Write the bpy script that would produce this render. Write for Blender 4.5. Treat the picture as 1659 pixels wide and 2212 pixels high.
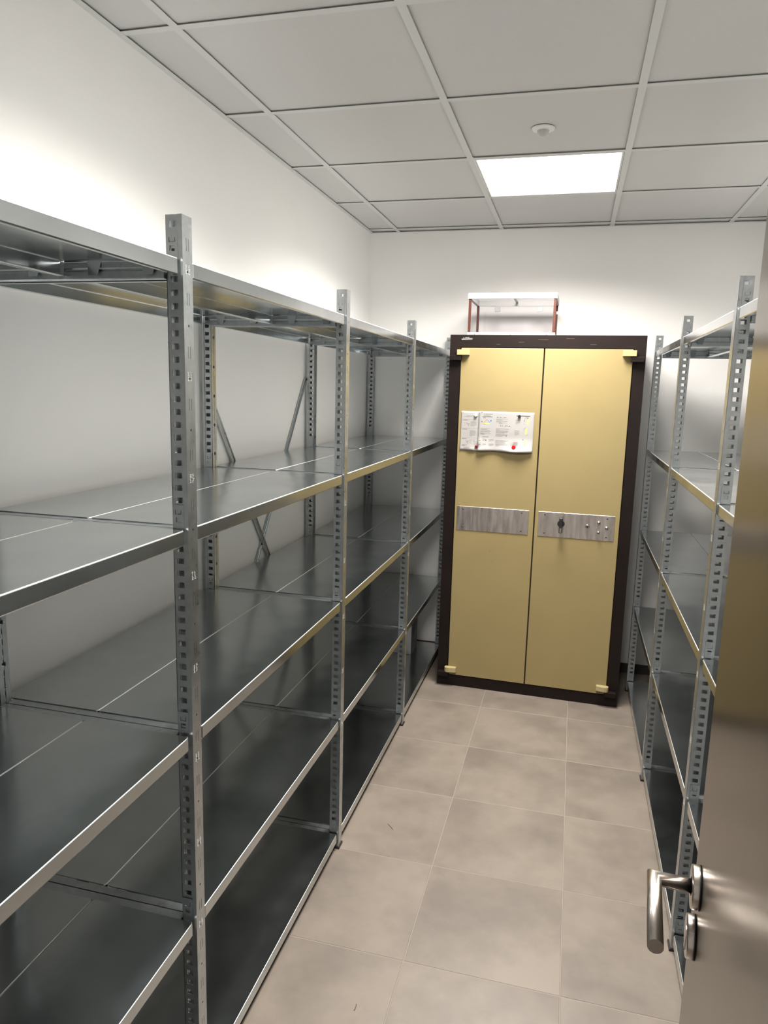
import bpy, bmesh, math, random
from mathutils import Vector, Matrix

for o in list(bpy.data.objects):
    bpy.data.objects.remove(o, do_unlink=True)
scene = bpy.context.scene
COL = scene.collection
random.seed(4)

# ------------------------------------------------------------------ camera, world, exposure
CAM_H = 1.670
YAW, PITCH, ROLL, F_PX = 0.2525, -0.1698, 0.0253, 1553.3
cam_data = bpy.data.cameras.new('camera')
cam_data.sensor_fit = 'HORIZONTAL'
cam_data.sensor_width = 36.0
cam_data.lens = F_PX / 1659.0 * 36.0
cam_data.clip_start = 0.02
cam = bpy.data.objects.new('camera', cam_data)
COL.objects.link(cam)
fwd = Vector((-math.sin(YAW) * math.cos(PITCH), math.cos(YAW) * math.cos(PITCH), math.sin(PITCH)))
right = Vector((math.cos(YAW), math.sin(YAW), 0))
up = right.cross(fwd)
r2 = math.cos(ROLL) * right + math.sin(ROLL) * up
u2 = -math.sin(ROLL) * right + math.cos(ROLL) * up
cam.matrix_world = Matrix(((r2.x, u2.x, -fwd.x, 0), (r2.y, u2.y, -fwd.y, 0), (r2.z, u2.z, -fwd.z, CAM_H), (0, 0, 0, 1)))
scene.camera = cam

world = bpy.data.worlds.new('world')
scene.world = world
world.use_nodes = True
world.node_tree.nodes['Background'].inputs['Color'].default_value = (0.62, 0.58, 0.53, 1)
world.node_tree.nodes['Background'].inputs['Strength'].default_value = 0.6

PANEL_POWER, PANEL_SPREAD, PANEL_GLOW = (51.5, 51.5), 144.0, 3.0   # watts (near, far), degrees and diffuser glow of the two ceiling panels
scene.cycles.diffuse_bounces = 8
scene.cycles.glossy_bounces = 8
scene.view_settings.view_transform = 'Standard'
scene.view_settings.look = 'None'
scene.view_settings.gamma = 1.0
scene.view_settings.use_curve_mapping = False
scene.view_settings.exposure = 0.12

# ------------------------------------------------------------------ room numbers (metres)
XL, XR, YF, YB, H = -1.266, 0.935, -0.02, 4.417, 2.5976
TILE_C, XA, YC = 0.612, -1.088, 1.880          # ceiling grid module and origin
TILE_F, XF, YFL = 0.4525, -0.381, 3.197        # floor tile module and origin
LZ = [0.0607, 0.5026, 0.9396, 1.3813, 1.9010]  # shelf heights
POST_H = 1.9815


# ------------------------------------------------------------------ materials
def srgb(r, g, b):
    f = lambda c: c / 12.92 if c <= 0.04045 else ((c + 0.055) / 1.055) ** 2.4
    return (f(r / 255), f(g / 255), f(b / 255), 1)


def mat(name, color, rough=0.5, metal=0.0, noise=None, bump=None, rough_noise=None, stretch=None, aniso=0.0, spec=0.5, emit=None, mottled=None):
    m = bpy.data.materials.new(name)
    m.use_nodes = True
    nt = m.node_tree
    b = nt.nodes['Principled BSDF']
    b.inputs['Base Color'].default_value = color
    b.inputs['Roughness'].default_value = rough
    b.inputs['Metallic'].default_value = metal
    b.inputs['Specular IOR Level'].default_value = spec
    if aniso:
        b.inputs['Anisotropic'].default_value = aniso
    if emit:
        b.inputs['Emission Color'].default_value = emit[0]
        b.inputs['Emission Strength'].default_value = emit[1]
    if not (noise or bump or rough_noise):
        return m
    tc = nt.nodes.new('ShaderNodeTexCoord')
    oi = nt.nodes.new('ShaderNodeObjectInfo')
    mul = nt.nodes.new('ShaderNodeMath'); mul.operation = 'MULTIPLY'; mul.inputs[1].default_value = 37.0
    nt.links.new(oi.outputs['Random'], mul.inputs[0])
    add = nt.nodes.new('ShaderNodeVectorMath'); add.operation = 'ADD'
    nt.links.new(tc.outputs['Object'], add.inputs[0])
    nt.links.new(mul.outputs[0], add.inputs[1])
    vec = add.outputs[0]
    if stretch:
        mp = nt.nodes.new('ShaderNodeVectorMath'); mp.operation = 'MULTIPLY'
        mp.inputs[1].default_value = stretch
        nt.links.new(vec, mp.inputs[0])
        vec = mp.outputs[0]

    def tex(scale, detail=4, rgh=0.55, dist=0.0):
        n = nt.nodes.new('ShaderNodeTexNoise')
        n.inputs['Scale'].default_value = scale
        n.inputs['Detail'].default_value = detail
        n.inputs['Roughness'].default_value = rgh
        n.inputs['Distortion'].default_value = dist
        nt.links.new(vec, n.inputs['Vector'])
        return n.outputs['Fac']
    if noise:   # (scale, colour2, low, high[, detail])
        r = nt.nodes.new('ShaderNodeMapRange')
        r.inputs['From Min'].default_value = noise[2]
        r.inputs['From Max'].default_value = noise[3]
        nt.links.new(tex(noise[0], noise[4] if len(noise) > 4 else 5, 0.6), r.inputs['Value'])
        mx = nt.nodes.new('ShaderNodeMix'); mx.data_type = 'RGBA'
        mx.inputs[6].default_value = color
        mx.inputs[7].default_value = noise[1]
        nt.links.new(r.outputs[0], mx.inputs[0])
        nt.links.new(mx.outputs[2], b.inputs['Base Color'])
    if rough_noise:  # (scale, low, high)
        r = nt.nodes.new('ShaderNodeMapRange')
        r.inputs['From Min'].default_value = 0.3
        r.inputs['From Max'].default_value = 0.7
        r.inputs['To Min'].default_value = rough_noise[1]
        r.inputs['To Max'].default_value = rough_noise[2]
        nt.links.new(tex(rough_noise[0], 6, 0.65), r.inputs['Value'])
        nt.links.new(r.outputs[0], b.inputs['Roughness'])
    if bump:    # list of (scale, strength, distance, detail)
        prev = None
        for s, st, d, det in bump:
            bp = nt.nodes.new('ShaderNodeBump')
            bp.inputs['Strength'].default_value = st
            bp.inputs['Distance'].default_value = d
            nt.links.new(tex(s, det), bp.inputs['Height'])
            if prev:
                nt.links.new(prev, bp.inputs['Normal'])
            prev = bp.outputs['Normal']
        nt.links.new(prev, b.inputs['Normal'])
    return m


M = {}
M['wall'] = mat('white_wall_paint', (0.91, 0.895, 0.875, 1), 0.9, bump=[(260, 0.12, 0.0008, 3)], noise=(3, (0.895, 0.88, 0.86, 1), 0.35, 0.7))
M['tile_c'] = mat('ceiling_board', (0.60, 0.59, 0.58, 1), 0.95, noise=(420, (0.55, 0.54, 0.53, 1), 0.3, 0.7), bump=[(500, 0.25, 0.0008, 4)])
M['bar'] = mat('white_grid_paint', (0.60, 0.60, 0.59, 1), 0.55)
M['plenum'] = mat('dark_plenum', (0.08, 0.08, 0.08, 1), 0.9)
M['tile_f'] = mat('beige_stoneware', (0.210, 0.177, 0.146, 1), 0.42, noise=(3.6, (0.145, 0.121, 0.101, 1), 0.40, 0.68, 8), rough_noise=(9, 0.36, 0.52), bump=[(60, 0.08, 0.001, 5)])
M['grout'] = mat('pale_grout', (0.245, 0.212, 0.180, 1), 0.85)
M['skirting'] = mat('dark_skirting_tile', (0.055, 0.048, 0.043, 1), 0.4)
M['steel'] = mat('galvanised_steel', (0.54, 0.57, 0.585, 1), 0.30, 1.0, noise=(55, (0.46, 0.49, 0.505, 1), 0.35, 0.65), rough_noise=(24, 0.26, 0.38), bump=[(14, 0.10, 0.002, 2)])
M['deck'] = mat('galvanised_shelf_sheet', (0.555, 0.585, 0.595, 1), 0.18, 1.0, noise=(9, (0.505, 0.535, 0.545, 1), 0.35, 0.7), rough_noise=(5, 0.15, 0.22), bump=[(3.4, 0.50, 0.010, 1), (30, 0.04, 0.001, 2)])
M['edge'] = mat('galvanised_folded_edge', (0.70, 0.72, 0.72, 1), 0.40, 1.0)
M['stamp'] = mat('bright_stamped_mark', (0.42, 0.43, 0.43, 1), 0.45, 0.3)
M['rubber'] = mat('black_plastic_foot', (0.012, 0.010, 0.010, 1), 0.5)
M['brown'] = mat('dark_brown_enamel', (0.0095, 0.0058, 0.005, 1), 0.5, noise=(6, (0.0125, 0.0075, 0.0064, 1), 0.35, 0.7), bump=[(90, 0.05, 0.0008, 3)], spec=0.2)
M['cream'] = mat('pale_yellow_enamel', (0.300, 0.234, 0.108, 1), 0.36, noise=(5, (0.286, 0.223, 0.103, 1), 0.4, 0.7), rough_noise=(30, 0.42, 0.5), bump=[(80, 0.06, 0.0008, 3)], spec=0.25)
M['cream_pale'] = mat('pale_yellow_hinge_paint', (0.40, 0.33, 0.17, 1), 0.36)
M['gap'] = mat('dark_door_gap', (0.03, 0.022, 0.012, 1), 0.8)
M['plate'] = mat('brushed_lock_plate', (0.80, 0.74, 0.70, 1), 0.30, 1.0, noise=(9, (0.60, 0.54, 0.51, 1), 0.4, 0.7), rough_noise=(12, 0.24, 0.42), stretch=(5.0, 1.0, 0.7))
M['chrome'] = mat('polished_bolt', (0.62, 0.60, 0.58, 1), 0.16, 1.0)
M['screw'] = mat('dull_screw', (0.10, 0.09, 0.085, 1), 0.4, 0.6)
M['black'] = mat('black_plastic', (0.02, 0.021, 0.022, 1), 0.3)
M['inox'] = mat('satin_stainless', (0.60, 0.55, 0.51, 1), 0.26, 1.0, bump=[(220, 0.08, 0.0004, 2)])
M['leaf'] = mat('brushed_bronze_door_sheet', (0.185, 0.158, 0.125, 1), 0.25, 0.95, noise=(260, (0.172, 0.147, 0.116, 1), 0.3, 0.7), rough_noise=(300, 0.23, 0.27), stretch=(1, 1, 0.03), aniso=0.3)
M['paper'] = mat('white_paper', (0.36, 0.348, 0.333, 1), 0.7)
M['ink'] = mat('grey_print', (0.17, 0.165, 0.16, 1), 0.8)
M['ink_dark'] = mat('black_print', (0.03, 0.03, 0.03, 1), 0.8)
M['ink_orange'] = mat('orange_print', (0.55, 0.27, 0.08, 1), 0.8)
M['ink_red'] = mat('faint_red_print', (0.55, 0.30, 0.27, 1), 0.8)
M['ink_blue'] = mat('blue_print', (0.02, 0.20, 0.42, 1), 0.8)
M['ink_slate'] = mat('slate_blue_print', (0.22, 0.30, 0.45, 1), 0.8)
M['ink_yellow'] = mat('yellow_print', (0.80, 0.65, 0.16, 1), 0.8)
M['red'] = mat('red_magnet_plastic', (0.50, 0.008, 0.012, 1), 0.25)
M['darkred'] = mat('dark_red_magnet_plastic', (0.13, 0.008, 0.012, 1), 0.25)
M['white_plastic'] = mat('white_plastic', (0.78, 0.775, 0.76, 1), 0.35)
M['alu'] = mat('white_anodised_aluminium', (0.50, 0.50, 0.49, 1), 0.4, 0.15)
M['alu_in'] = mat('bare_aluminium', (0.60, 0.60, 0.60, 1), 0.35, 0.9)
M['redbrown'] = mat('red_brown_profile', (0.075, 0.019, 0.011, 1), 0.45)
M['lens'] = mat('frosted_sensor_lens', (0.50, 0.49, 0.475, 1), 0.35)
M['boxwhite'] = mat('white_box_sheet', (0.72, 0.72, 0.73, 1), 0.5)
M['box_shade'] = mat('painted_box_side_shade', (0.16, 0.155, 0.15, 1), 0.5)  # shade on the side of the white box, put into the colour
M['fibre'] = mat('dark_fibre', (0.10, 0.085, 0.07, 1), 0.8)
M['panel'] = mat('lit_diffuser', (0.9, 0.9, 0.9, 1), 0.6, emit=((1.0, 0.965, 0.915, 1), PANEL_GLOW))

g = bpy.data.materials.new('clear_acrylic'); g.use_nodes = True
_nt = g.node_tree
_nt.nodes.remove(_nt.nodes['Principled BSDF'])
_tr = _nt.nodes.new('ShaderNodeBsdfTransparent'); _tr.inputs[0].default_value = (0.987, 0.982, 0.988, 1)
_gl = _nt.nodes.new('ShaderNodeBsdfGlossy'); _gl.inputs['Roughness'].default_value = 0.03
_mx = _nt.nodes.new('ShaderNodeMixShader')
_mx.inputs[0].default_value = 0.045; _nt.links.new(_tr.outputs[0], _mx.inputs[1]); _nt.links.new(_gl.outputs[0], _mx.inputs[2])
_nt.links.new(_mx.outputs[0], _nt.nodes['Material Output'].inputs[0])
M['glass'] = g


# ------------------------------------------------------------------ mesh helpers
class MB:
    """collects shapes into one mesh"""
    def __init__(self):
        self.bm = bmesh.new()

    def quad(self, *pts):
        vs = [self.bm.verts.new(p) for p in pts]
        return self.bm.faces.new(vs)

    def box(self, x0, x1, y0, y1, z0, z1):
        v = [self.bm.verts.new((x, y, z)) for x in (x0, x1) for y in (y0, y1) for z in (z0, z1)]
        for f in ((0, 1, 3, 2), (4, 6, 7, 5), (0, 4, 5, 1), (2, 3, 7, 6), (0, 2, 6, 4), (1, 5, 7, 3)):
            self.bm.faces.new([v[i] for i in f])
        return self

    def prism(self, outline, axis, a, b):
        """outline: 2-D points in the two other axes (in xyz order), extruded along axis from a to b"""
        def P(p, t):
            q = list(p); q.insert(axis, t); return q
        A = [self.bm.verts.new(P(p, a)) for p in outline]
        B = [self.bm.verts.new(P(p, b)) for p in outline]
        n = len(outline)
        self.bm.faces.new(A); self.bm.faces.new(B[::-1])
        for i in range(n):
            self.bm.faces.new([A[i], B[i], B[(i + 1) % n], A[(i + 1) % n]])
        return self

    def cyl(self, p0, p1, r0, r1=None, seg=24, caps=True, smooth=True):
        r1 = r0 if r1 is None else r1
        p0, p1 = Vector(p0), Vector(p1)
        d = (p1 - p0).normalized()
        a = d.orthogonal().normalized(); b = d.cross(a)
        A = []; B = []
        for i in range(seg):
            t = 2 * math.pi * i / seg
            e = a * math.cos(t) + b * math.sin(t)
            A.append(self.bm.verts.new(p0 + e * r0)); B.append(self.bm.verts.new(p1 + e * r1))
        for i in range(seg):
            f = self.bm.faces.new([A[i], A[(i + 1) % seg], B[(i + 1) % seg], B[i]])
            f.smooth = smooth
        if caps:
            self.bm.faces.new(A[::-1]); self.bm.faces.new(B)
        return self

    def lathe(self, profile, origin=(0, 0, 0), seg=32):
        """profile: (radius, z) pairs, revolved about z at origin"""
        o = Vector(origin)
        rings = []
        for r, z in profile:
            if r < 1e-6:
                rings.append([self.bm.verts.new(o + Vector((0, 0, z)))])
            else:
                rings.append([self.bm.verts.new(o + Vector((r * math.cos(2 * math.pi * i / seg), r * math.sin(2 * math.pi * i / seg), z))) for i in range(seg)])
        for A, B in zip(rings, rings[1:]):
            for i in range(seg):
                j = (i + 1) % seg
                if len(A) == 1 and len(B) == 1:
                    continue
                if len(A) == 1:
                    f = self.bm.faces.new([A[0], B[i], B[j]])
                elif len(B) == 1:
                    f = self.bm.faces.new([A[i], A[j], B[0]])
                else:
                    f = self.bm.faces.new([A[i], A[j], B[j], B[i]])
                f.smooth = True
        return self

    def bevel(self, w, seg=2):
        bmesh.ops.remove_doubles(self.bm, verts=self.bm.verts, dist=1e-6)
        bmesh.ops.recalc_face_normals(self.bm, faces=self.bm.faces)
        es = [e for e in self.bm.edges if len(e.link_faces) == 2 and e.calc_face_angle(0) > 0.6]
        bmesh.ops.bevel(self.bm, geom=es, offset=w, segments=seg, affect='EDGES', profile=0.5)
        return self

    def mesh(self, name, m, recalc=True):
        bmesh.ops.remove_doubles(self.bm, verts=self.bm.verts, dist=1e-6)
        if recalc:
            bmesh.ops.recalc_face_normals(self.bm, faces=self.bm.faces)
        me = bpy.data.meshes.new(name)
        self.bm.to_mesh(me); self.bm.free()
        me.materials.append(M[m] if isinstance(m, str) else m)
        return me


def solidified(me, t, offset=-1):
    """turn a sheet mesh into one with real thickness, once, so copies can share it"""
    o = bpy.data.objects.new('sheet', me)
    COL.objects.link(o)
    md = o.modifiers.new('s', 'SOLIDIFY')
    md.thickness = t; md.offset = offset
    dg = bpy.context.evaluated_depsgraph_get()
    out = bpy.data.meshes.new_from_object(o.evaluated_get(dg))
    out.name = me.name
    bpy.data.objects.remove(o)
    return out


def link(name, me, parent=None, loc=(0, 0, 0), rz=0.0, mirror=None):
    o = bpy.data.objects.new(name, me)
    COL.objects.link(o)
    o.location = loc
    o.rotation_euler = (0, 0, rz)
    if parent is not None:
        o.parent = parent
    return o


def thing(name, label, cat, loc=(0, 0, 0), rz=0.0, group=None):
    o = bpy.data.objects.new(name, None)
    o.empty_display_size = 0.05
    COL.objects.link(o)
    o.location = loc; o.rotation_euler = (0, 0, rz)
    return tag(o, label, cat, group)


def tag(o, label, cat, group=None):
    o['label'] = label; o['category'] = cat
    if group:
        o['group'] = group
    return o


def struct(name, me, label, loc=(0, 0, 0)):
    o = link(name, me, None, loc)
    o['kind'] = 'structure'; o['label'] = label
    return o


# ------------------------------------------------------------------ the room shell
XO0, XO1, ZO = -0.86, 0.15, 2.10       # door opening in the front wall
floor = struct('floor', MB().box(XL - 0.1, XR + 0.1, -0.9, YB + 0.1, -0.06, -0.0010).mesh('floor', 'grout'), 'floor of square beige stoneware tiles with pale joints')
J = 0.0032
for i in range(-2, 4):
    for j in range(-9, 4):
        x0 = max(XL, XF + i * TILE_F + J / 2); x1 = min(XR, XF + (i + 1) * TILE_F - J / 2)
        y0 = max(-0.88, YFL + j * TILE_F + J / 2); y1 = min(YB, YFL + (j + 1) * TILE_F - J / 2)
        if x1 - x0 < 0.01 or y1 - y0 < 0.01:
            continue
        cx, cy = (x0 + x1) / 2, (y0 + y1) / 2
        t = MB().box(x0 - cx, x1 - cx, y0 - cy, y1 - cy, -0.012, 0.0).bevel(0.0008, 1)
        link('floor_tile', t.mesh('floor_tile', 'tile_f'), floor, (cx, cy, random.uniform(-0.0003, 0.0)))

struct('wall_left', MB().box(XL - 0.1, XL, YF, YB + 0.1, 0, H + 0.1).mesh('wall_left', 'wall'), 'smooth white wall behind the long rack on the left')
struct('wall_back', MB().box(XL, XR, YB, YB + 0.1, 0, H + 0.1).mesh('wall_back', 'wall'), 'white end wall behind the yellow safe')
struct('wall_right', MB().box(XR, XR + 0.1, YF, YB + 0.1, 0, H + 0.1).mesh('wall_right', 'wall'), 'white wall behind the rack on the right')
fw = MB()
fw.box(XL - 0.1, XO0, YF - 0.12, YF, 0, H + 0.1).box(XO1, XR + 0.1, YF - 0.12, YF, 0, H + 0.1).box(XO0, XO1, YF - 0.12, YF, ZO, H + 0.1)
struct('wall_front', fw.mesh('wall_front', 'wall'), 'white wall around the doorway')

SKH, SKT = 0.058, 0.009
for nm, a in (('baseboard_back', (XL, XR, YB - SKT, YB)), ('baseboard_left', (XL, XL + SKT, YF, YB - SKT)), ('baseboard_right', (XR - SKT, XR, YF, YB - SKT))):
    base = struct(nm, MB().box(a[0], a[1], a[2], a[3], 0.0, 0.004).mesh(nm, 'skirting'), 'dark tiled skirting along the wall foot')
    along_x = nm == 'baseboard_back'
    lo, hi = (a[0], a[1]) if along_x else (a[2], a[3])
    t = lo
    first = True
    while t < hi - 0.01:
        e = min(hi, t + (0.27 if first else TILE_F)); first = False
        if along_x:
            mb = MB().box(t + 0.001, e - 0.001, a[2], a[3], 0.004, SKH)
        else:
            mb = MB().box(a[0], a[1], t + 0.001, e - 0.001, 0.004, SKH)
        link('skirting_tile', mb.bevel(0.001, 1).mesh('skirting_tile', 'skirting'), base)
        t = e

# suspended ceiling: boards lying above a T-bar grid
ceiling = struct('ceiling', MB().box(XL - 0.1, XR + 0.1, YF - 0.12, YB + 0.1, H + 0.06, H + 0.10).mesh('ceiling', 'plenum'), 'suspended ceiling of white boards in a metal grid')
BW = 0.024
xs = [XL] + [XA + TILE_C * k for k in range(4)] + [XR]
ys = [YF] + [YC + TILE_C * k for k in range(-3, 5)] + [YB]
LIGHTS = [(2, 6), (2, 3)]      # cells (column, row) that hold a light panel
for k in range(1, len(xs) - 1):
    mb = MB().box(-BW / 2, BW / 2, YF, YB, 0, 0.0012).box(-0.001, 0.001, YF, YB, 0.0012, 0.03)
    link('grid_runner', mb.mesh('grid_runner', 'bar'), ceiling, (xs[k], 0, H))
for j in range(1, len(ys) - 1):
    for k in range(len(xs) - 1):
        a = xs[k] + (BW / 2 if k else 0); b = xs[k + 1] - (BW / 2 if k < len(xs) - 2 else 0)
        mb = MB().box(a, b, -BW / 2, BW / 2, 0.0002, 0.0014).box(a, b, -0.001, 0.001, 0.0014, 0.03)
        link('grid_cross_bar', mb.mesh('grid_cross_bar', 'bar'), ceiling, (0, ys[j], H))
AW = 0.020
for nm, a in (('wall_angle', (XL, XL + AW, YF, YB)), ('wall_angle', (XR - AW, XR, YF, YB)), ('wall_angle', (XL + AW, XR - AW, YB - AW, YB)), ('wall_angle', (XL + AW, XR - AW, YF, YF + AW))):
    link(nm, MB().box(*a, H - 0.0012, H).mesh(nm, 'bar'), ceiling)
light_cells = []
for k in range(len(xs) - 1):
    for j in range(len(ys) - 1):
        if (k, j) in LIGHTS:
            light_cells.append((xs[k], xs[k + 1], ys[j], ys[j + 1]))
            continue
        a, b, c, d = xs[k] + 0.005, xs[k + 1] - 0.005, ys[j] + 0.005, ys[j + 1] - 0.005
        cx, cy = (a + b) / 2, (c + d) / 2
        mb = MB().box(a - cx, b - cx, c - cy, d - cy, 0.0060, 0.020)
        link('ceiling_board', mb.mesh('ceiling_board', 'tile_c'), ceiling, (cx, cy, H + random.uniform(-0.0006, 0.0010)))

for (a, b, c, d), lab in zip(light_cells, ('square lit ceiling panel nearest the doorway, cut by the top of the picture', 'square lit ceiling panel above the aisle in front of the yellow safe')):
    cx, cy = (a + b) / 2, (c + d) / 2
    t = thing('ceiling_light', lab, 'ceiling light', (cx, cy, H), 0, 'recessed square ceiling light panels')
    w, l = (b - a) / 2 - 0.0135, (d - c) / 2 - 0.0135
    fr = MB()
    for x0, x1, y0, y1 in ((-w, w, -l, -l + 0.008), (-w, w, l - 0.008, l), (-w, -w + 0.008, -l + 0.008, l - 0.008), (w - 0.008, w, -l + 0.008, l - 0.008)):
        fr.box(x0, x1, y0, y1, 0.001, 0.012)
    link('frame', fr.mesh('light_frame', 'bar'), t)
    ld_ = bpy.data.lights.new('panel_lamp', 'AREA')
    ld_.shape = 'RECTANGLE'; ld_.size = 2 * w - 0.02; ld_.size_y = 2 * l - 0.02
    ld_.energy = PANEL_POWER[0] if cy < 2.5 else PANEL_POWER[1]; ld_.color = (1.0, 0.955, 0.90); ld_.spread = math.radians(PANEL_SPREAD)
    lo_ = bpy.data.objects.new('panel_lamp', ld_); COL.objects.link(lo_)
    lo_.parent = t; lo_.location = (0, 0, 0.0022)
    link('diffuser', MB().box(-w + 0.008, w - 0.008, -l + 0.008, l - 0.008, 0.003, 0.010).mesh('diffuser', 'panel'), t)

# presence detector
t = thing('presence_detector', 'round white presence detector with a frosted dome on the ceiling', 'sensor', (-0.174, 2.815, H + 0.004))
link('flange', MB().lathe([(0.041, 0), (0.040, -0.004), (0.034, -0.007), (0.022, -0.008), (0, -0.008)], seg=40).mesh('flange', 'white_plastic'), t)
link('lens_dome', MB().lathe([(0.0215, -0.007)] + [(0.0215 * math.cos(a), -0.007 - 0.021 * math.sin(a)) for a in [i * math.pi / 16 for i in range(1, 8)]] + [(0, -0.028)], seg=32).mesh('lens_dome', 'lens'), t)


# ------------------------------------------------------------------ shelving parts (shared meshes)
FWID, FDEP, SDEP = 0.018, 0.036, 0.009     # upright: half face width, depth, depth of the plain side strip


def sheet_grid(mb, us, vs, P, holes, octs=()):
    """quads on a grid, skipping cells in holes; octs get an eight-sided hole"""
    for i in range(len(us) - 1):
        for k in range(len(vs) - 1):
            if (i, k) in holes:
                continue
            a, b, c, d = us[i], us[i + 1], vs[k], vs[k + 1]
            if (i, k) in octs:
                cu, cv = (a + b) / 2, (c + d) / 2
                ru, rv = (b - a) / 2 * 0.86, (d - c) / 2 * 0.86
                ring = [P(cu + ru * math.cos(math.radians(22.5 + 45 * n)), cv + rv * math.sin(math.radians(22.5 + 45 * n))) for n in range(8)]
                cor = [P(b, d), P(a, d), P(a, c), P(b, c)]
                for n in range(4):
                    mb.quad(cor[n], ring[2 * n + 1], ring[2 * n])
                    mb.quad(cor[n], cor[(n + 1) % 4], ring[(2 * n + 2) % 8], ring[2 * n + 1])
            else:
                mb.quad(P(a, c), P(b, c), P(b, d), P(a, d))


def upright_mesh():
    z0, z1 = 0.003, POST_H
    mb = MB()
    # aisle face with slit pairs and round holes every 100 mm
    us = [-FWID, -0.0115, -0.0052, -0.0038, -0.0030, 0.0030, 0.0038, 0.0052, 0.0115, FWID]
    us = [-FWID, -0.0048, -0.0034, -0.0030, 0.0030, 0.0034, 0.0048, FWID]
    vs, holes, octs = [z0], set(), set()
    z = z1 - 0.052
    marks = []
    while z > 0.06:
        marks.append((z, 'slit')); marks.append((z - 0.050, 'hole')); z -= 0.100
    for z, kind in sorted(marks):
        h = 0.0115 if kind == 'slit' else 0.0032
        vs += [z - h, z + h]
        k = len(vs) - 2
        if kind == 'slit':
            holes |= {(1, k), (5, k)}
        else:
            octs.add((3, k))
    vs.append(z1)
    sheet_grid(mb, us, vs, lambda u, v: (0.0, u, v), holes, octs)
    # plain strips and steps, both sides
    for s in (-1, 1):
        mb.quad((0, s * FWID, z0), (-SDEP, s * FWID, z0), (-SDEP, s * FWID, z1), (0, s * FWID, z1))
        mb.quad((-SDEP, s * FWID, z0), (-SDEP, s * 0.0155, z0), (-SDEP, s * 0.0155, z1), (-SDEP, s * FWID, z1))
        # perforated web
        us = [-SDEP, -0.0130, -0.0280, -FDEP]
        vs, holes = [z0], set()
        z = z1 - 0.0165
        zz = []
        while z > 0.02:
            zz.append(z); z -= 0.025
        for z in sorted(zz):
            vs += [z - 0.0057, z + 0.0057]
            holes.add((1, len(vs) - 2))
        vs.append(z1)
        sheet_grid(mb, us, vs, lambda u, v: (u, s * 0.0155, v), holes)
        # back lip with half-round notches on the seam
        us = [0.0155, 0.0058, 0.0014]
        vs, holes = [z0], set()
        z = 0.13
        while z < z1 - 0.05:
            vs += [z - 0.005, z + 0.005]
            holes.add((1, len(vs) - 2)); z += 0.100
        vs.append(z1)
        sheet_grid(mb, us, vs, lambda u, v: (-FDEP, s * u, v), holes)
    me = mb.mesh('upright', 'steel')
    return solidified(me, 0.0013)


def stamp_mesh():
    """tiny embossed makers' marks beside every second hole on the aisle face"""
    mb = MB()
    rnd = random.Random(3)
    z = POST_H - 0.090
    while z > 0.3:
        for row, y0 in ((0, -0.0085), (1, 0.0015)):
            for n in range(6):
                zc = z - n * 0.0031
                y = y0 + rnd.uniform(-0.0005, 0.0008)
                mb.box(0.0, 0.0003, y, y + rnd.uniform(0.003, 0.0066), zc - 0.0007, zc + 0.0006)
        z -= 0.200
    return mb.mesh('stamped_marks', 'stamp')


def clip_mesh():
    """shelf clip hooked on the perforated side: plate with a U-shaped slot and a square hole"""
    us = [-0.0345, -0.0285, -0.0272, -0.0245, -0.0165, -0.0152, -0.0095]
    vs = [0.000, 0.0125, 0.0225, 0.0285, 0.0298, 0.0375, 0.0480]
    # web-side plate; square hole over a post hole, U slot above it
    holes = {(2, 1), (3, 1), (1, 4), (4, 4), (1, 3), (2, 3), (3, 3), (4, 3)}
    mb = MB()
    sheet_grid(mb, us, vs, lambda u, v: (u, 0.0, v), holes)
    me = mb.mesh('shelf_clip', 'steel')
    me = solidified(me, 0.0013, 0)
    return me


def foot_mesh():
    mb = MB().box(-FDEP - 0.003, 0.0035, -FWID - 0.003, FWID + 0.003, 0, 0.003)
    for a in ((0.0005, 0.0035, -FWID - 0.003, FWID + 0.003), (-FDEP - 0.003, 0.0005, -FWID - 0.003, -FWID - 0.0005), (-FDEP - 0.003, 0.0005, FWID + 0.0005, FWID + 0.003)):
        mb.box(*a, 0.003, 0.0075)
    return mb.mesh('foot', 'rubber')


PD = 0.2555      # depth of one shelf panel; two side by side make a level


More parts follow.
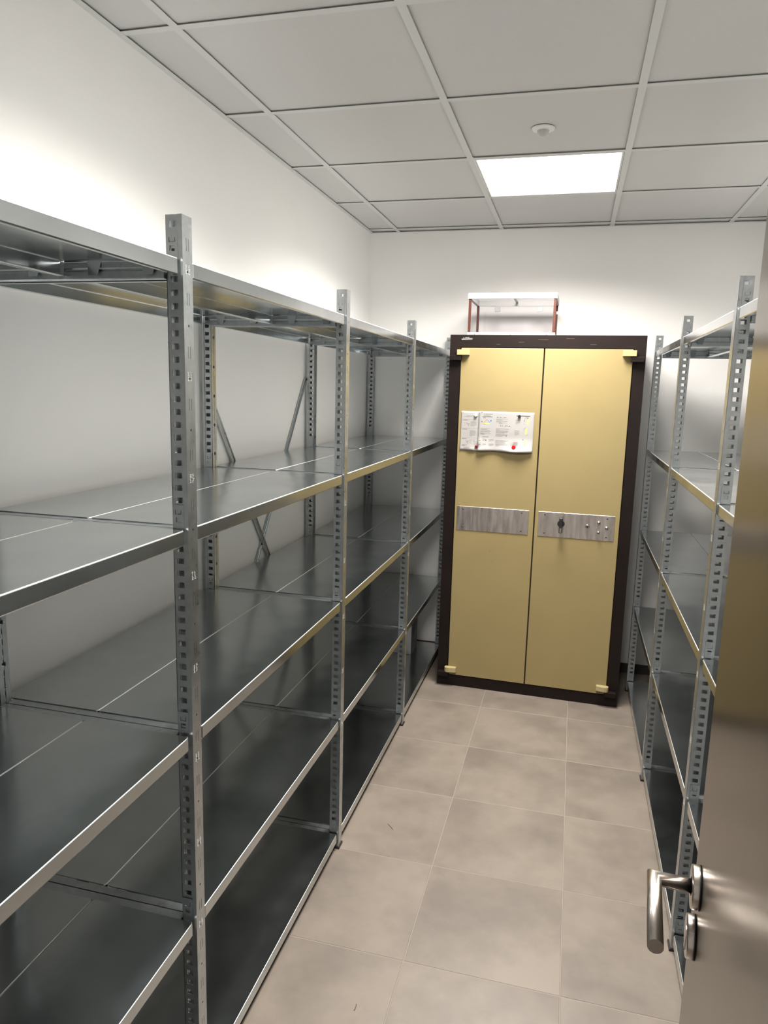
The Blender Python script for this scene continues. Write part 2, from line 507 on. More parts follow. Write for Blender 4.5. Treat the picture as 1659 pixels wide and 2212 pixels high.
def panel_mesh(L):
    """pressed sheet shelf panel: front edge at x=0, running back to -PD, length L along y, top at z=0"""
    mb = MB()
    hgt, lip, r = 0.0300, 0.012, 0.0021
    prof = [(-lip, -hgt + 0.001), (-0.001, -hgt), (0, -hgt + 0.002)]
    prof += [(-r + r * math.cos(a), -r + r * math.sin(a)) for a in [i * math.pi / 8 for i in range(0, 5)]]
    prof += [(-PD - x, z) for x, z in reversed(prof)]
    h = L / 2
    rows = {}
    ring = []
    for t in (-h, -h + 0.006, h - 0.006, h):
        pull = 0.004 if abs(t) == h else 0.0       # the edge turns in at its ends
        line = []
        for n, (x, z) in enumerate(prof):
            front = n < len(prof) // 2
            near = abs(x) < 0.02 or abs(x + PD) < 0.02
            dx = (-pull if front else pull) if near and z < -0.004 or (near and pull and abs(z) < 0.004) else 0
            line.append(mb.bm.verts.new((x + dx, t, z)))
        ring.append(line)
    for A, B in zip(ring, ring[1:]):
        for n in range(len(A) - 1):
            f = mb.bm.faces.new([A[n], A[n + 1], B[n + 1], B[n]])
            f.smooth = 2 < n < 7 or len(prof) - 9 < n < len(prof) - 4
            if f.smooth:
                f.material_index = 1
    # trapezoid end tabs bent down over the cross support
    for s in (-1, 1):
        y = s * h
        for cx in (-0.062, -0.182):
            mb.quad((cx - 0.017, y, 0.0), (cx + 0.017, y, 0.0), (cx + 0.0155, y - s * 0.0005, -0.004), (cx - 0.0155, y - s * 0.0005, -0.004))
            mb.quad((cx - 0.0155, y - s * 0.0005, -0.004), (cx + 0.0155, y - s * 0.0005, -0.004), (cx + 0.010, y - s * 0.006, -0.029), (cx - 0.010, y - s * 0.006, -0.029))
        mb.quad((-0.006, y, 0.0), (-PD + 0.006, y, 0.0), (-PD + 0.006, y - s * 0.001, -0.003), (-0.006, y - s * 0.001, -0.003))
    me = mb.mesh('shelf_panel', 'deck', recalc=False)
    me.materials.append(M['edge'])
    return solidified(me, 0.0010, 0)


def support_mesh(length):
    """cross support between front and rear upright; channel on the +y side, runs along -x from 0"""
    prof = [(0.0018, -0.014), (0.0018, -0.0022), (0.0222, -0.0022), (0.0236, -0.0036), (0.0236, -0.014), (0.0218, -0.0165), (0.0218, -0.0190), (0.0236, -0.0215), (0.0236, -0.034), (0.0218, -0.0355), (0.008, -0.0355)]
    mb = MB()
    A = [mb.bm.verts.new((0, y, z)) for y, z in prof]
    B = [mb.bm.verts.new((-length, y, z)) for y, z in prof]
    for n in range(len(prof) - 1):
        mb.bm.faces.new([A[n], A[n + 1], B[n + 1], B[n]])
    me = mb.mesh('cross_support', 'steel', recalc=False)
    return solidified(me, 0.0010, 0)


UPRIGHT, STAMPS, CLIP, FOOT = upright_mesh(), stamp_mesh(), clip_mesh(), foot_mesh()
RACK_D = 0.521
SUPPORT = support_mesh(RACK_D - 2 * FDEP - 0.002)
GAP = 0.0245    # shelf end to upright centre line


def build_rack(root, yc, face):
    """face=+1: aisle on the +x side. Local x: 0 at the aisle face, the rack runs to -x (for +1)."""
    rz = 0.0 if face > 0 else math.pi
    s = face
    for y in yc:
        for back in (0, 1):
            x = 0 if not back else -s * RACK_D
            rot = rz if not back else rz + math.pi
            u = link('upright', UPRIGHT, root, (x, y, 0), rot)
            link('foot', FOOT, u)
            if not back:
                link('stamped_marks', STAMPS, u)['kind'] = 'stuff'
            for z in LZ:
                for side in (-1, 1):
                    if (y == yc[0] and side * 1 < 0) or (y == yc[-1] and side > 0):
                        continue
                    # in the upright's own frame y may point the other way
                    ys_ = side if abs(math.cos(rot) - 1) < 1e-6 else -side
                    link('shelf_clip', CLIP, u, (0, ys_ * 0.0171, z + 0.002))
    for n in range(len(yc) - 1):
        L = yc[n + 1] - yc[n] - 2 * GAP
        pm = panel_mesh(L)
        cy = (yc[n] + yc[n + 1]) / 2
        for z in LZ:
            for k in (0, 1):
                x = -s * (0.0045 + k * (PD + 0.023 - 0.0))
                x = -s * (0.0045 + k * (RACK_D - 0.009 - PD))
                p = link('shelf_panel', pm, root, (x, cy, z), rz)
    for n, y in enumerate(yc):
        for side in (-1, 1):
            if (n == 0 and side < 0) or (n == len(yc) - 1 and side > 0):
                continue
            for z in LZ:
                # start at the front upright's back and run to the rear upright
                flip = side * s < 0
                if not flip:
                    link('cross_support', SUPPORT, root, (-s * (FDEP + 0.001), y, z), rz)
                else:
                    link('cross_support', SUPPORT, root, (-s * (RACK_D - FDEP - 0.001), y, z), rz + math.pi)


def bar_mesh(y0, z0, y1, z1, w=0.024, t=0.006):
    """channel-shaped brace between two points in a plane of constant x"""
    d = Vector((0, y1 - y0, z1 - z0)); L = d.length; d.normalize()
    nrm = Vector((0, -d.z, d.y))
    mb = MB()
    prof = [(-w / 2, 0), (w / 2, 0), (w / 2, t), (w / 2 - 0.0045, t), (w / 2 - 0.0045, t * 0.45), (-w / 2 + 0.0045, t * 0.45), (-w / 2 + 0.0045, t), (-w / 2, t)]
    A = [mb.bm.verts.new(Vector((x, y0, z0)) + nrm * a) for a, x in prof]
    B = [mb.bm.verts.new(Vector((x, y1, z1)) + nrm * a) for a, x in prof]
    n = len(prof)
    for i in range(n):
        mb.bm.faces.new([A[i], A[(i + 1) % n], B[(i + 1) % n], B[i]])
    for P in (A, B):
        for q in ((0, 1, 4, 5), (1, 2, 3, 4), (5, 6, 7, 0)):
            mb.bm.faces.new([P[i] for i in q])
    return mb.mesh('diagonal_brace', 'steel')


XPL = -0.7302
LEFT_Y = [0.270, 1.286, 2.303, 3.326, 4.388]
rack = thing('shelving_rack', 'long galvanised steel shelving rack with five levels and a cross brace along the left wall', 'shelving', (XPL, 0, 0))
build_rack(rack, LEFT_Y, 1)
xb = -RACK_D
for (a, b, c, d), off in zip(((2.325, 1.655, 3.345, 0.275), (3.310, 1.705, 2.310, 0.345)), (0.0, -0.0065)):
    br = link('diagonal_brace', bar_mesh(a, b, c, d), rack, (xb - 0.0065 + off, 0, 0))
    for y, z in ((a, b), (c, d)):
        link('bolt', MB().cyl((0.006, y, z), (0.012, y, z), 0.006, seg=10).mesh('bolt', 'screw'), br)

XPR = 0.3929
RIGHT_Y = [1.118, 2.126, 3.134, 4.133]
rack_r = thing('shelving_rack', 'galvanised steel shelving rack against the right wall, partly hidden by the open door', 'shelving', (XPR, 0, 0))
build_rack(rack_r, RIGHT_Y, -1)

# ------------------------------------------------------------------ the safe
SW, SH, SD = 0.991, 1.962, 0.47
SAFE_RZ = math.atan(-0.0219)
safe = thing('steel_safe', 'large dark brown steel safe with two pale yellow doors standing between the racks', 'safe', (-0.6627, 3.891, 0), SAFE_RZ)
body = MB().box(0.004, SW - 0.004, 0.030, SD, 0.0, SH - 0.003).bevel(0.004, 2)
link('body', body.mesh('body', 'brown'), safe)
DX0, DXM0, DXM1, DX1, DZ0, DZ1 = 0.062, 0.4915, 0.4985, 0.930, 0.066, 1.894
fr = MB()
fr.box(0, DX0 - 0.004, 0, 0.05, 0, SH).box(DX1 + 0.004, SW, 0, 0.05, 0, SH)
fr.box(DX0 - 0.004, DX1 + 0.004, 0, 0.05, DZ1 + 0.004, SH).box(DX0 - 0.004, DX1 + 0.004, 0, 0.05, 0, DZ0 - 0.004)
bmesh.ops.remove_doubles(fr.bm, verts=fr.bm.verts, dist=1e-6)
link('frame', fr.mesh('frame', 'brown'), safe)
link('door_gap', MB().box(DX0 - 0.004, DX1 + 0.004, 0.022, 0.0298, DZ0 - 0.004, DZ1 + 0.004).mesh('door_gap', 'gap'), safe)
doors = []
for a, b in ((DX0, DXM0), (DXM1, DX1)):
    d = link('door', MB().box(a, b, -0.003, 0.0218, DZ0, DZ1).bevel(0.002, 2).mesh('door', 'cream'), safe)
    doors.append(d)
# hinges: yellow knuckle on the door, brown knuckle on the frame below it
for (x0, x1, z0, z1), k in (((0.044, 0.109, 1.856, 1.884), 0), ((0.880, 0.946, 1.859, 1.888), 1), ((0.045, 0.110, 0.088, 0.116), 0), ((0.877, 0.941, 0.090, 0.118), 1)):
    mb = MB()
    low = z0 < 1
    if low:     # rounded knuckle
        a, b = (x0, x1) if k == 0 else (x1, x0)
        s = 1 if k == 0 else -1
        out = [(a + s * 0.004, -0.003), (a, -0.010), (a, -0.026), (a + s * 0.008, -0.034), (a + s * 0.022, -0.036), (b, -0.026), (b, -0.003)]
        mb.prism(out, 2, z0, z1)
    else:
        mb.box(x0, x1, -0.034, -0.003, z0, z1)
    link('hinge_knuckle', mb.bevel(0.0018, 2).mesh('hinge_knuckle', 'cream_pale'), doors[k])
for x0, x1, z0, z1 in ((0.007, 0.067, 1.829, 1.8545), (0.920, 0.984, 1.831, 1.8575), (0.008, 0.070, 0.061, 0.0865), (0.920, 0.982, 0.062, 0.0885)):
    link('hinge_block', MB().box(x0, x1, -0.030, 0.001, z0, z1).bevel(0.002, 2).mesh('hinge_block', 'brown'), safe)

PX = {0: (0.076, 0.4655), 1: (0.5165, 0.9065)}
PZ0, PZ1 = 0.9125, 1.0455
plates = []
for k in (0, 1):
    a, b = PX[k]
    p = link('steel_plate', MB().box(a, b, -0.0055, -0.003, PZ0, PZ1).bevel(0.0006, 1).mesh('steel_plate', 'plate'), doors[k])
    plates.append(p)
    for x in (a + 0.034, b - 0.038):
        for z in (PZ0 + 0.018, PZ1 - 0.016):
            mb = MB()
            mb.cyl((x, -0.0055, z), (x, -0.0072, z), 0.0045, 0.0036, seg=14)
            link('screw', mb.mesh('screw', 'screw'), safe)
# black turning handle on a round base
kx, kz = 0.636, 0.987
mb = MB().cyl((kx, -0.0055, kz), (kx, -0.017, kz), 0.0195, 0.0175, seg=30)
link('handle_base', mb.mesh('handle_base', 'black'), safe)
mb = MB().prism([(kx - 0.0095, kz + 0.036), (kx + 0.0095, kz + 0.036), (kx + 0.0080, kz), (kx + 0.0090, kz - 0.044), (kx - 0.0090, kz - 0.044), (kx - 0.0080, kz)], 1, -0.046, -0.017).bevel(0.003, 2)
link('turning_handle', mb.mesh('turning_handle', 'black'), safe)
link('handle_insert', MB().box(kx - 0.005, kx + 0.005, -0.0468, -0.0455, kz - 0.041, kz - 0.017).mesh('handle_insert', 'inox'), safe)
# cylinder lock and three bolts
lx, lz = 0.771, 0.982
link('lock_ring', MB().cyl((lx, -0.0055, lz), (lx, -0.016, lz), 0.0125, 0.0105, seg=26).mesh('lock_ring', 'chrome'), safe)
link('lock_core', MB().cyl((lx, -0.016, lz), (lx, -0.0168, lz), 0.0058, seg=16).mesh('lock_core', 'black'), safe)
for x, z in ((0.828, 1.005), (0.868, 0.980), (0.828, 0.954)):
    mb = MB().cyl((x, -0.0055, z), (x, -0.022, z), 0.0082, 0.0074, seg=22).cyl((x, -0.022, z), (x, -0.024, z), 0.0074, 0.0045, seg=22)
    link('bolt', mb.mesh('bolt', 'chrome'), safe)
    link('bolt_socket', MB().cyl((x, -0.0240, z), (x, -0.0243, z), 0.0040, seg=12).mesh('bolt_socket', 'screw'), safe)
# worn maker's plate at the top left corner
np_ = link('maker_plate', MB().prism([(0.061, 1.9345), (0.118, 1.9375), (0.119, 1.9445), (0.108, 1.9450), (0.061, 1.9420)], 1, -0.0012, 0.0).mesh('maker_plate', 'alu_in'), safe)
mb = MB().box(0.0695, 0.0745, -0.0012, 0, 1.9440, 1.9485)
for n in range(4):
    mb.box(0.0790 + n * 0.0058, 0.0840 + n * 0.0058, -0.0012, 0, 1.9462, 1.9500)
link('maker_lettering', mb.mesh('maker_lettering', 'alu_in'), np_)
# fine scratches on the brown top rail and on the doors
mb = MB()
for x, z, l in ((0.36, 1.925, 0.030), (0.46, 1.938, 0.050), (0.245, 1.913, 0.022), (0.60, 1.944, 0.04), (0.72, 1.915, 0.03)):
    mb.box(x, x + l, -0.0003, 0.0005, z, z + 0.0012)
link('scratches', mb.mesh('scratches', mat('scratched_paint', (0.10, 0.075, 0.068, 1), 0.5)), safe)
mb = MB()
for x, z, dx, dz in ((0.262, 0.815, 0.006, -0.012), (0.278, 0.755, 0.003, -0.008), (0.18, 0.168, 0.008, 0.002), (0.30, 1.005, -0.012, 0.016)):
    yy = -0.0033 if z < 0.9 else -0.0058
    mb.prism([(x, z), (x + 0.0012, z), (x + dx + 0.0012, z + dz), (x + dx, z + dz)], 1, yy, -0.0029 if z < 0.9 else -0.0054)
rnd = random.Random(8)
for n in range(46):
    x = 0.37 + rnd.gauss(0, 0.018); z = 1.325 + rnd.gauss(0, 0.016)
    mb.box(x, x + 0.0013, -0.0032, -0.0029, z, z + 0.0013)
link('scuff_marks', mb.mesh('scuff_marks', 'fibre'), doors[0])


# ------------------------------------------------------------------ papers and magnets on the left safe door
PINS = [(0.157, 1.543), (0.387, 1.544), (0.3655, 1.381), (0.166, 1.375)]     # where magnets press the sheets flat


def paper_curve(x, z, W_, H_, amp, phase, ox=0.0, oz=0.0):
    """how far the sheet stands off the door (positive = towards the aisle)"""
    low = max(0.0, 0.35 - z / H_) / 0.35
    wave = 0.5 + 0.5 * math.cos(2 * math.pi * (x / W_ * 1.25 + phase))
    off = amp * low ** 1.6 * (0.25 + 0.75 * wave) + 0.0025 * (1 - abs(2 * z / H_ - 1)) * wave * 0.6
    for px, pz in PINS:
        d2 = (x + ox - px) ** 2 + (z + oz - pz) ** 2
        off *= 1 - math.exp(-d2 / 0.020 ** 2)
    return 0.0012 + off


def build_paper(name, label, x0, z0, W_, H_, amp, phase, yoff, prints, texts=()):
    root = thing(name, label, 'paper', tuple((Matrix.Rotation(SAFE_RZ, 4, 'Z') @ Vector((x0, yoff, z0))) + Vector((-0.6627, 3.891, 0))), SAFE_RZ)
    nx, nz = 26, 20
    mb = MB()
    g_ = [[mb.bm.verts.new((W_ * i / nx, -paper_curve(W_ * i / nx, H_ * k / nz, W_, H_, amp, phase, x0, z0), H_ * k / nz)) for k in range(nz + 1)] for i in range(nx + 1)]
    for i in range(nx):
        for k in range(nz):
            f = mb.bm.faces.new([g_[i][k], g_[i + 1][k], g_[i + 1][k + 1], g_[i][k + 1]]); f.smooth = True
    me = solidified(mb.mesh('sheet', 'paper'), 0.00025, 0)
    link('sheet', me, root)
    lay = lambda x, z, e=0.0004: (x, -paper_curve(x, z, W_, H_, amp, phase, x0, z0) - e, z)
    for mname, strokes in prints.items():
        mb = MB()
        for st in strokes:
            pts = st
            if len(pts) == 4 and not isinstance(pts[0], tuple):      # a bar x0,x1,z,thickness
                a, b, z, th = pts
                n = max(1, int((b - a) / 0.02))
                for i in range(n):
                    xa, xb_ = a + (b - a) * i / n, a + (b - a) * (i + 1) / n
                    mb.quad(lay(xa, z), lay(xb_, z), lay(xb_, z + th), lay(xa, z + th))
            else:
                mb.quad(*[lay(x, z, 0.0005) for x, z in pts])
        link('print', mb.mesh('print', mname), root)['kind'] = 'stuff'
    for body_, x, z, size in texts:
        cu = bpy.data.curves.new('lettering', 'FONT')
        cu.body = body_; cu.size = size
        tmp = bpy.data.objects.new('lettering', cu); COL.objects.link(tmp)
        dg = bpy.context.evaluated_depsgraph_get()
        me = bpy.data.meshes.new_from_object(tmp.evaluated_get(dg))
        bpy.data.objects.remove(tmp)
        for v in me.vertices:
            px, pz = x + v.co.x, z + v.co.y
            v.co = Vector(lay(px, pz, 0.0005))
        me.materials.clear(); me.materials.append(M['ink_dark'])
        link('lettering', me, root)
    return root


def para(rnd, x, z, w, n, lead=0.0044, th=0.0012):
    return [(x, x + w * (rnd.uniform(0.78, 1.0) if i < n - 1 else rnd.uniform(0.3, 0.7)), z - i * lead, th) for i in range(n)]


def disc(x, z, r, n=10, sx=1.0):
    return [(x + r * sx * math.cos(2 * math.pi * i / n), z + r * math.sin(2 * math.pi * i / n)) for i in range(n)]


def stroke(x0, z0, x1, z1, w):
    d = Vector((x1 - x0, z1 - z0)).normalized() * (w / 2)
    return [(x0 - d.y, z0 + d.x), (x1 - d.y, z1 + d.x), (x1 + d.y, z1 - d.x), (x0 + d.y, z0 - d.x)]


rn = random.Random(5)
# smaller sheet, lies partly under the other one
pa = {'ink': [(0.030, 0.092, 0.1835, 0.0014), (0.016, 0.092, 0.1790, 0.0012), (0.006, 0.098, 0.164, 0.0006), (0.006, 0.098, 0.117, 0.0006), (0.006, 0.098, 0.066, 0.0006),
              (0.008, 0.038, 0.1600, 0.0016), (0.008, 0.034, 0.1115, 0.0016), (0.008, 0.034, 0.0600, 0.0016), (0.022, 0.080, 0.012, 0.001),
              stroke(0.030, 0.148, 0.044, 0.131, 0.0016), stroke(0.031, 0.052, 0.043, 0.036, 0.0018), disc(0.044, 0.142, 0.0025), disc(0.042, 0.048, 0.0028)]
             + para(rn, 0.052, 0.152, 0.034, 6) + para(rn, 0.050, 0.107, 0.034, 8) + para(rn, 0.050, 0.055, 0.034, 5) + para(rn, 0.008, 0.028, 0.03, 2),
      'ink_red': [stroke(0.030, 0.148, 0.015, 0.131, 0.0018), stroke(0.030, 0.103, 0.014, 0.083, 0.002), (0.006, 0.014, 0.200, 0.003), (0.012, 0.030, 0.1455, 0.0012), (0.054, 0.080, 0.043, 0.001)]}
build_paper('instruction_sheet', 'narrow white instruction sheet held by magnets, left of the larger sheet', 0.077, 1.354, 0.145, 0.209, 0.010, 0.35, -0.0032, pa)
pb = {'ink': para(rn, 0.012, 0.117, 0.058, 2) + para(rn, 0.012, 0.108, 0.062, 4, 0.0052) + para(rn, 0.012, 0.090, 0.060, 2) + para(rn, 0.026, 0.0615, 0.018, 3) + para(rn, 0.060, 0.0610, 0.028, 3)
             + para(rn, 0.026, 0.036, 0.018, 3) + para(rn, 0.060, 0.036, 0.028, 3)
             + para(rn, 0.094, 0.170, 0.074, 2) + para(rn, 0.094, 0.159, 0.074, 2) + para(rn, 0.108, 0.150, 0.05, 2) + para(rn, 0.094, 0.118, 0.076, 2) + para(rn, 0.094, 0.108, 0.074, 4) + para(rn, 0.094, 0.088, 0.072, 3)
             + para(rn, 0.094, 0.056, 0.074, 3) + para(rn, 0.094, 0.041, 0.07, 4) + [(0.026, 0.046, 0.0085, 0.001), (0.112, 0.136, 0.0085, 0.001), (0.200, 0.226, 0.0085, 0.001)]
             + para(rn, 0.196, 0.168, 0.028, 5, 0.0052) + para(rn, 0.193, 0.112, 0.028, 5, 0.0055) + para(rn, 0.190, 0.050, 0.028, 4, 0.0055)
             + [stroke(0.242, 0.160, 0.244, 0.178, 0.0014), stroke(0.244, 0.178, 0.252, 0.185, 0.0014), stroke(0.252, 0.185, 0.262, 0.180, 0.0014), stroke(0.240, 0.112, 0.242, 0.124, 0.0012), stroke(0.242, 0.124, 0.252, 0.128, 0.0012)],
      'ink_dark': [(0.012, 0.020, 0.203, 0.0022), (0.012, 0.018, 0.199, 0.0014), (0.018, 0.074, 0.1795, 0.0016), (0.026, 0.066, 0.1835, 0.0014), (0.024, 0.038, 0.1730, 0.0016), disc(0.018, 0.154, 0.0036, sx=0.55),
                   (0.096, 0.106, 0.1785, 0.0018), (0.112, 0.122, 0.1775, 0.0018), (0.132, 0.140, 0.1785, 0.0016), disc(0.144, 0.1795, 0.0016), disc(0.118, 0.135, 0.0020), (0.124, 0.132, 0.1340, 0.002), (0.140, 0.148, 0.134, 0.002), disc(0.152, 0.1355, 0.0022), (0.160, 0.170, 0.1335, 0.002),
                   disc(0.151, 0.081, 0.0019), disc(0.153, 0.0865, 0.0009), disc(0.044, 0.0560, 0.0036, sx=0.7), (0.006, 0.014, 0.0525, 0.0014), (0.006, 0.016, 0.0325, 0.0014), (0.036, 0.046, 0.0325, 0.0014), (0.028, 0.036, 0.140, 0.0014),
                   (0.200, 0.270, 0.1885, 0.0030), (0.190, 0.197, 0.0345, 0.0016), disc(0.240, 0.066, 0.0022), disc(0.241, 0.166, 0.0014), disc(0.241, 0.148, 0.0012), disc(0.249, 0.128, 0.0012), stroke(0.254, 0.176, 0.262, 0.183, 0.0018), (0.253, 0.262, 0.091, 0.0014)],
      'ink_orange': [stroke(0.045, 0.1675, 0.024, 0.1440, 0.0036)],
      'ink_slate': [stroke(0.045, 0.1675, 0.066, 0.1440, 0.0036)],
      'ink_blue': [disc(0.066, 0.160, 0.0042)],
      'ink_yellow': [(0.025, 0.066, 0.1425, 0.0034), (0.256, 0.264, 0.146, 0.028), (0.250, 0.258, 0.092, 0.034), (0.247, 0.2535, 0.030, 0.036), disc(0.012, 0.060, 0.003), disc(0.044, 0.0615, 0.002), disc(0.152, 0.130, 0.0016)]}
build_paper('instruction_sheet', 'large white sheet with a fire triangle diagram held by magnets on the left safe door', 0.172, 1.356, 0.292, 0.209, 0.026, 0.12, -0.0058, pb,
            texts=(('LE TRIANGLE DU FEU', 0.026, 0.1925, 0.0050), ('CLASSES DE FEU', 0.022, 0.0715, 0.0050)))
mag_base = Vector((-0.6627, 3.891, 0))
for nm, x, z, r, m_, lab, y0 in (('magnet', 0.157, 1.543, 0.0085, 'white_plastic', 'round pale magnet at the top of the narrow sheet', -0.0048), ('magnet', 0.387, 1.544, 0.0080, 'black', 'round black magnet at the top right of the large sheet', -0.0072),
                           ('magnet', 0.3655, 1.381, 0.0105, 'red', 'round bright red magnet near the foot of the large sheet', -0.0073), ('magnet', 0.166, 1.375, 0.0075, 'darkred', 'small dark red magnet at the foot of the narrow sheet, half covered', -0.0046)):
    p = (Matrix.Rotation(SAFE_RZ, 4, 'Z') @ Vector((x, y0, z))) + mag_base
    t = thing('magnet', lab, 'magnet', tuple(p), SAFE_RZ, 'round magnets on the safe door')
    link('cap', MB().cyl((0, -0.004, 0), (0, -0.0085, 0), r, r * 0.97, seg=22).cyl((0, -0.0085, 0), (0, -0.0098, 0), r * 0.97, r * 0.8, seg=22).mesh('cap', m_), t)
    link('magnet_core', MB().cyl((0, 0.0, 0), (0, -0.004, 0), r * 0.88, seg=20).mesh('magnet_core', 'alu_in'), t)

# ------------------------------------------------------------------ display case on the safe
CX0, CX1, CY0, CY1, CZ0, CZ1 = -0.583, -0.124, 3.950, 4.300, SH + 0.0005, 2.183
case = thing('display_case', 'small clear display case with red-brown corner posts on top of the safe', 'display case', (CX0, CY0, CZ0))
w, d, h = CX1 - CX0, CY1 - CY0, CZ1 - CZ0
e = 0.0025
top = MB()
for a in ((-e, w + e, -e, 0.014), (-e, w + e, d - 0.014, d + e), (-e, 0.014, 0.014, d - 0.014), (w - 0.014, w + e, 0.014, d - 0.014)):
    top.box(*a, h - 0.030, h)
link('top_frame', top.mesh('top_frame', 'alu'), case)
bot = MB()
for a in ((0, w, 0, 0.014), (0, w, d - 0.014, d), (0, 0.014, 0.014, d - 0.014), (w - 0.014, w, 0.014, d - 0.014)):
    bot.box(*a, 0, 0.018)
link('bottom_frame', bot.mesh('bottom_frame', 'alu'), case)
for x in (0.0015, w - 0.0145):
    for y in (0.0015, d - 0.0145):
        link('corner_post', MB().box(x, x + 0.013, y, y + 0.013, 0.018, h - 0.030).bevel(0.001, 1).mesh('corner_post', 'redbrown'), case)
for a in ((0.0145, w - 0.0145, 0.006, 0.009), (0.0145, w - 0.0145, d - 0.009, d - 0.006), (0.006, 0.009, 0.0145, d - 0.0145), (w - 0.009, w - 0.006, 0.0145, d - 0.0145)):
    link('pane', MB().box(*a, 0.018, h - 0.030).mesh('pane', 'glass'), case)
link('lid', MB().box(0.014, w - 0.014, 0.014, d - 0.014, h - 0.005, h - 0.001).mesh('lid', 'glass'), case)
link('lid_rib', MB().box(w / 2 - 0.006, w / 2 + 0.006, 0.014, d - 0.014, h - 0.013, h - 0.005).mesh('lid_rib', 'alu_in'), case)
for x in (0.040, w / 2, w - 0.042):
    link('screw', MB().cyl((x, 0, 0.009), (x, -0.0015, 0.009), 0.0035, 0.0028, seg=12).mesh('screw', 'alu_in'), case)
for x in (0.105, w - 0.115):
    link('pane_clip', MB().box(x, x + 0.030, d - 0.015, d - 0.0092, h - 0.062, h - 0.036).bevel(0.001, 1).mesh('pane_clip', 'alu_in'), case)
link('side_latch', MB().box(w + 0.0005, w + 0.016, 0.02, 0.032, h - 0.108, h - 0.094).mesh('side_latch', 'alu_in'), case)

# ------------------------------------------------------------------ white box on the bottom shelf, far left corner
bx = thing('storage_box', 'white box with shade painted grey on one side, standing on the lowest shelf in the far left corner', 'box', (-1.185, 4.128, LZ[0] + 0.0006))
link('body', MB().box(0.0, 0.311, 0, 0.165, 0, 0.395).bevel(0.002, 1).mesh('body', 'boxwhite'), bx)
link('side_shade', MB().box(0.3112, 0.3142, 0.004, 0.165, 0.0, 0.395).mesh('side_shade', 'box_shade'), bx)  # thin grey sheet painting the unlit side of the white box
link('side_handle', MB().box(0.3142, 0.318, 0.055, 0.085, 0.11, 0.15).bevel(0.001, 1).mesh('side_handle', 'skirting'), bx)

# ------------------------------------------------------------------ the open door
DA = math.radians(5.0)
ed = Vector((math.sin(DA), math.cos(DA), 0))          # hinge -> free edge
nd = Vector((-math.cos(DA), math.sin(DA), 0))         # out of the leaf, towards the aisle
HP = Vector((0.195, 0.900, 0))                        # foot of the handle axis on the leaf face
FE = HP + ed * 0.058                                   # free edge
DW = 0.93
hinge = FE - ed * DW
door = thing('door_1', 'open bronze-coloured brushed door leaf with a stainless lever handle at the right', 'door', tuple(hinge), -DA)
del door['category']
door['kind'] = 'structure'
# local frame: y along the leaf (hinge at 0), -x out of the visible face
link('leaf', MB().box(0.0, 0.042, 0, DW, 0.008, 2.06).bevel(0.0015, 2).mesh('leaf', 'leaf'), door)
hy, hz = DW - 0.058, 1.054
hd = link('lever_handle', MB().cyl((-0.0005, hy, hz), (-0.0025, hy, hz), 0.0272, seg=40).mesh('handle_seat', 'black'), door)
ros = MB().lathe([(0.0265, 0.0025), (0.0265, 0.0090), (0.0258, 0.0100), (0.0115, 0.0100)], seg=48)
rm = ros.mesh('rosette', 'inox')
rm.transform(Matrix.Rotation(-math.pi / 2, 4, 'Y'))
rm.transform(Matrix.Translation((0, hy, hz)))
link('rosette', rm, hd)
NK, GR, GL = 0.0545, 0.0091, 0.126      # neck length, tube radius, grip length


def mitred(path, r, seg=28):
    """round tube along a polyline with mitred corners and flat end caps"""
    mb = MB()
    path = [Vector(p) for p in path]
    rings = []
    for i, p in enumerate(path):
        din = (path[i] - path[i - 1]).normalized() if i else (path[1] - path[0]).normalized()
        dout = (path[i + 1] - path[i]).normalized() if i < len(path) - 1 else din
        ref = Vector((0, 0, 1))
        a = ref; b = din.cross(a).normalized()
        nrm = (din + dout).normalized()
        ring = []
        for k in range(seg):
            t = 2 * math.pi * k / seg
            off = (a * math.cos(t) + b * math.sin(t)) * r
            # slide along din on to the mitre plane
            s_ = -off.dot(nrm) / din.dot(nrm)
            ring.append(mb.bm.verts.new(p + off + din * s_))
        rings.append(ring)
    for A, B in zip(rings, rings[1:]):
        for k in range(seg):
            f = mb.bm.faces.new([A[k], A[(k + 1) % seg], B[(k + 1) % seg], B[k]]); f.smooth = True
    mb.bm.faces.new(rings[0][::-1]); mb.bm.faces.new(rings[-1])
    return mb


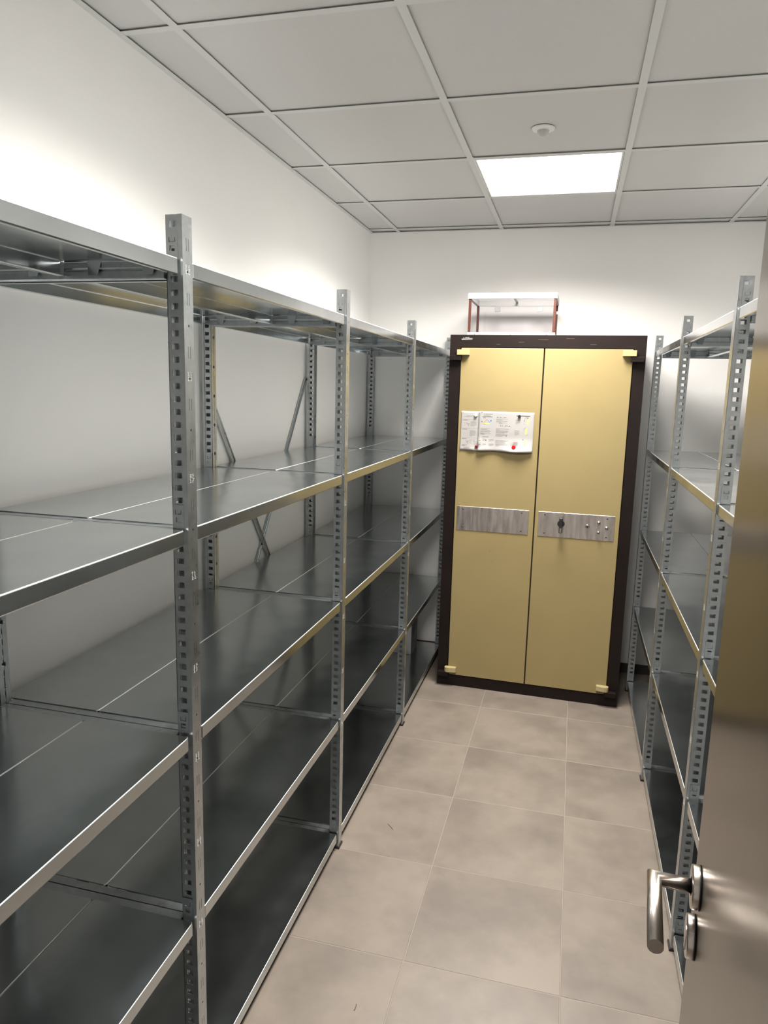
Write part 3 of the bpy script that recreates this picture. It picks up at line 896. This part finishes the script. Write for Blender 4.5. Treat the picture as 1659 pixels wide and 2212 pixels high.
link('lever', mitred([(-0.009, hy, hz), (-NK, hy, hz), (-NK, hy - GL, hz)], GR).mesh('lever', 'inox', recalc=True), hd)
lz2 = hz - 0.0705
ld = link('lock_rosette', MB().cyl((-0.0005, hy, lz2), (-0.0025, hy, lz2), 0.0272, seg=40).mesh('lock_seat', 'black'), door)
ros = MB().lathe([(0.0265, 0.0025), (0.0265, 0.0090), (0.0258, 0.0100), (0.0, 0.0100)], seg=48)
rm = ros.mesh('cover', 'inox')
rm.transform(Matrix.Rotation(-math.pi / 2, 4, 'Y'))
rm.transform(Matrix.Translation((0, hy, lz2)))
link('cover', rm, ld)
link('cylinder', MB().cyl((-0.0095, hy, lz2 + 0.004), (-0.0112, hy, lz2 + 0.004), 0.0085, seg=24).box(-0.0112, -0.0095, hy - 0.005, hy + 0.005, lz2 - 0.018, lz2).mesh('cylinder', 'plate'), ld)

# door frame in the wall opening
jm = MB()
jm.box(XO1 - 0.004, XO1 + 0.004, YF - 0.125, YF + 0.006, 0, ZO).box(XO0 - 0.004, XO0 + 0.004, YF - 0.125, YF + 0.006, 0, ZO).box(XO0 - 0.004, XO1 + 0.004, YF - 0.125, YF + 0.006, ZO - 0.004, ZO + 0.004)
struct('trim_1', jm.mesh('trim_1', 'bar'), 'white metal lining of the doorway')


# ------------------------------------------------------------------ small litter on the floor
def thread(pts, r, label):
    cu = bpy.data.curves.new('floor_scrap', 'CURVE'); cu.dimensions = '3D'
    sp = cu.splines.new('NURBS'); sp.points.add(len(pts) - 1)
    for p, q in zip(sp.points, pts):
        p.co = (*q, 1)
    sp.use_endpoint_u = True; sp.order_u = 3
    cu.bevel_depth = r; cu.bevel_resolution = 1
    tmp = bpy.data.objects.new('t', cu); COL.objects.link(tmp)
    dg = bpy.context.evaluated_depsgraph_get()
    me = bpy.data.meshes.new_from_object(tmp.evaluated_get(dg))
    bpy.data.objects.remove(tmp)
    me.materials.clear(); me.materials.append(M['fibre'])
    o = link('floor_scrap', me)
    tag(o, label, 'scrap', 'scraps lying on the floor tiles')


Z = 0.0009
thread([(-0.594, 2.485, Z), (-0.580, 2.472, Z), (-0.566, 2.455, Z)], 0.0009, 'thin dark thread on the tile beside the second upright of the left rack')
thread([(-0.470, 1.655, Z), (-0.468, 1.645, Z), (-0.470, 1.634, Z)], 0.0012, 'short black staple on the tile at the bottom edge of the picture')
thread([(0.300, 1.715, Z), (0.312, 1.700, Z), (0.318, 1.712, Z), (0.328, 1.705, Z)], 0.0007, 'curled dark hair on the tile beside the door handle')
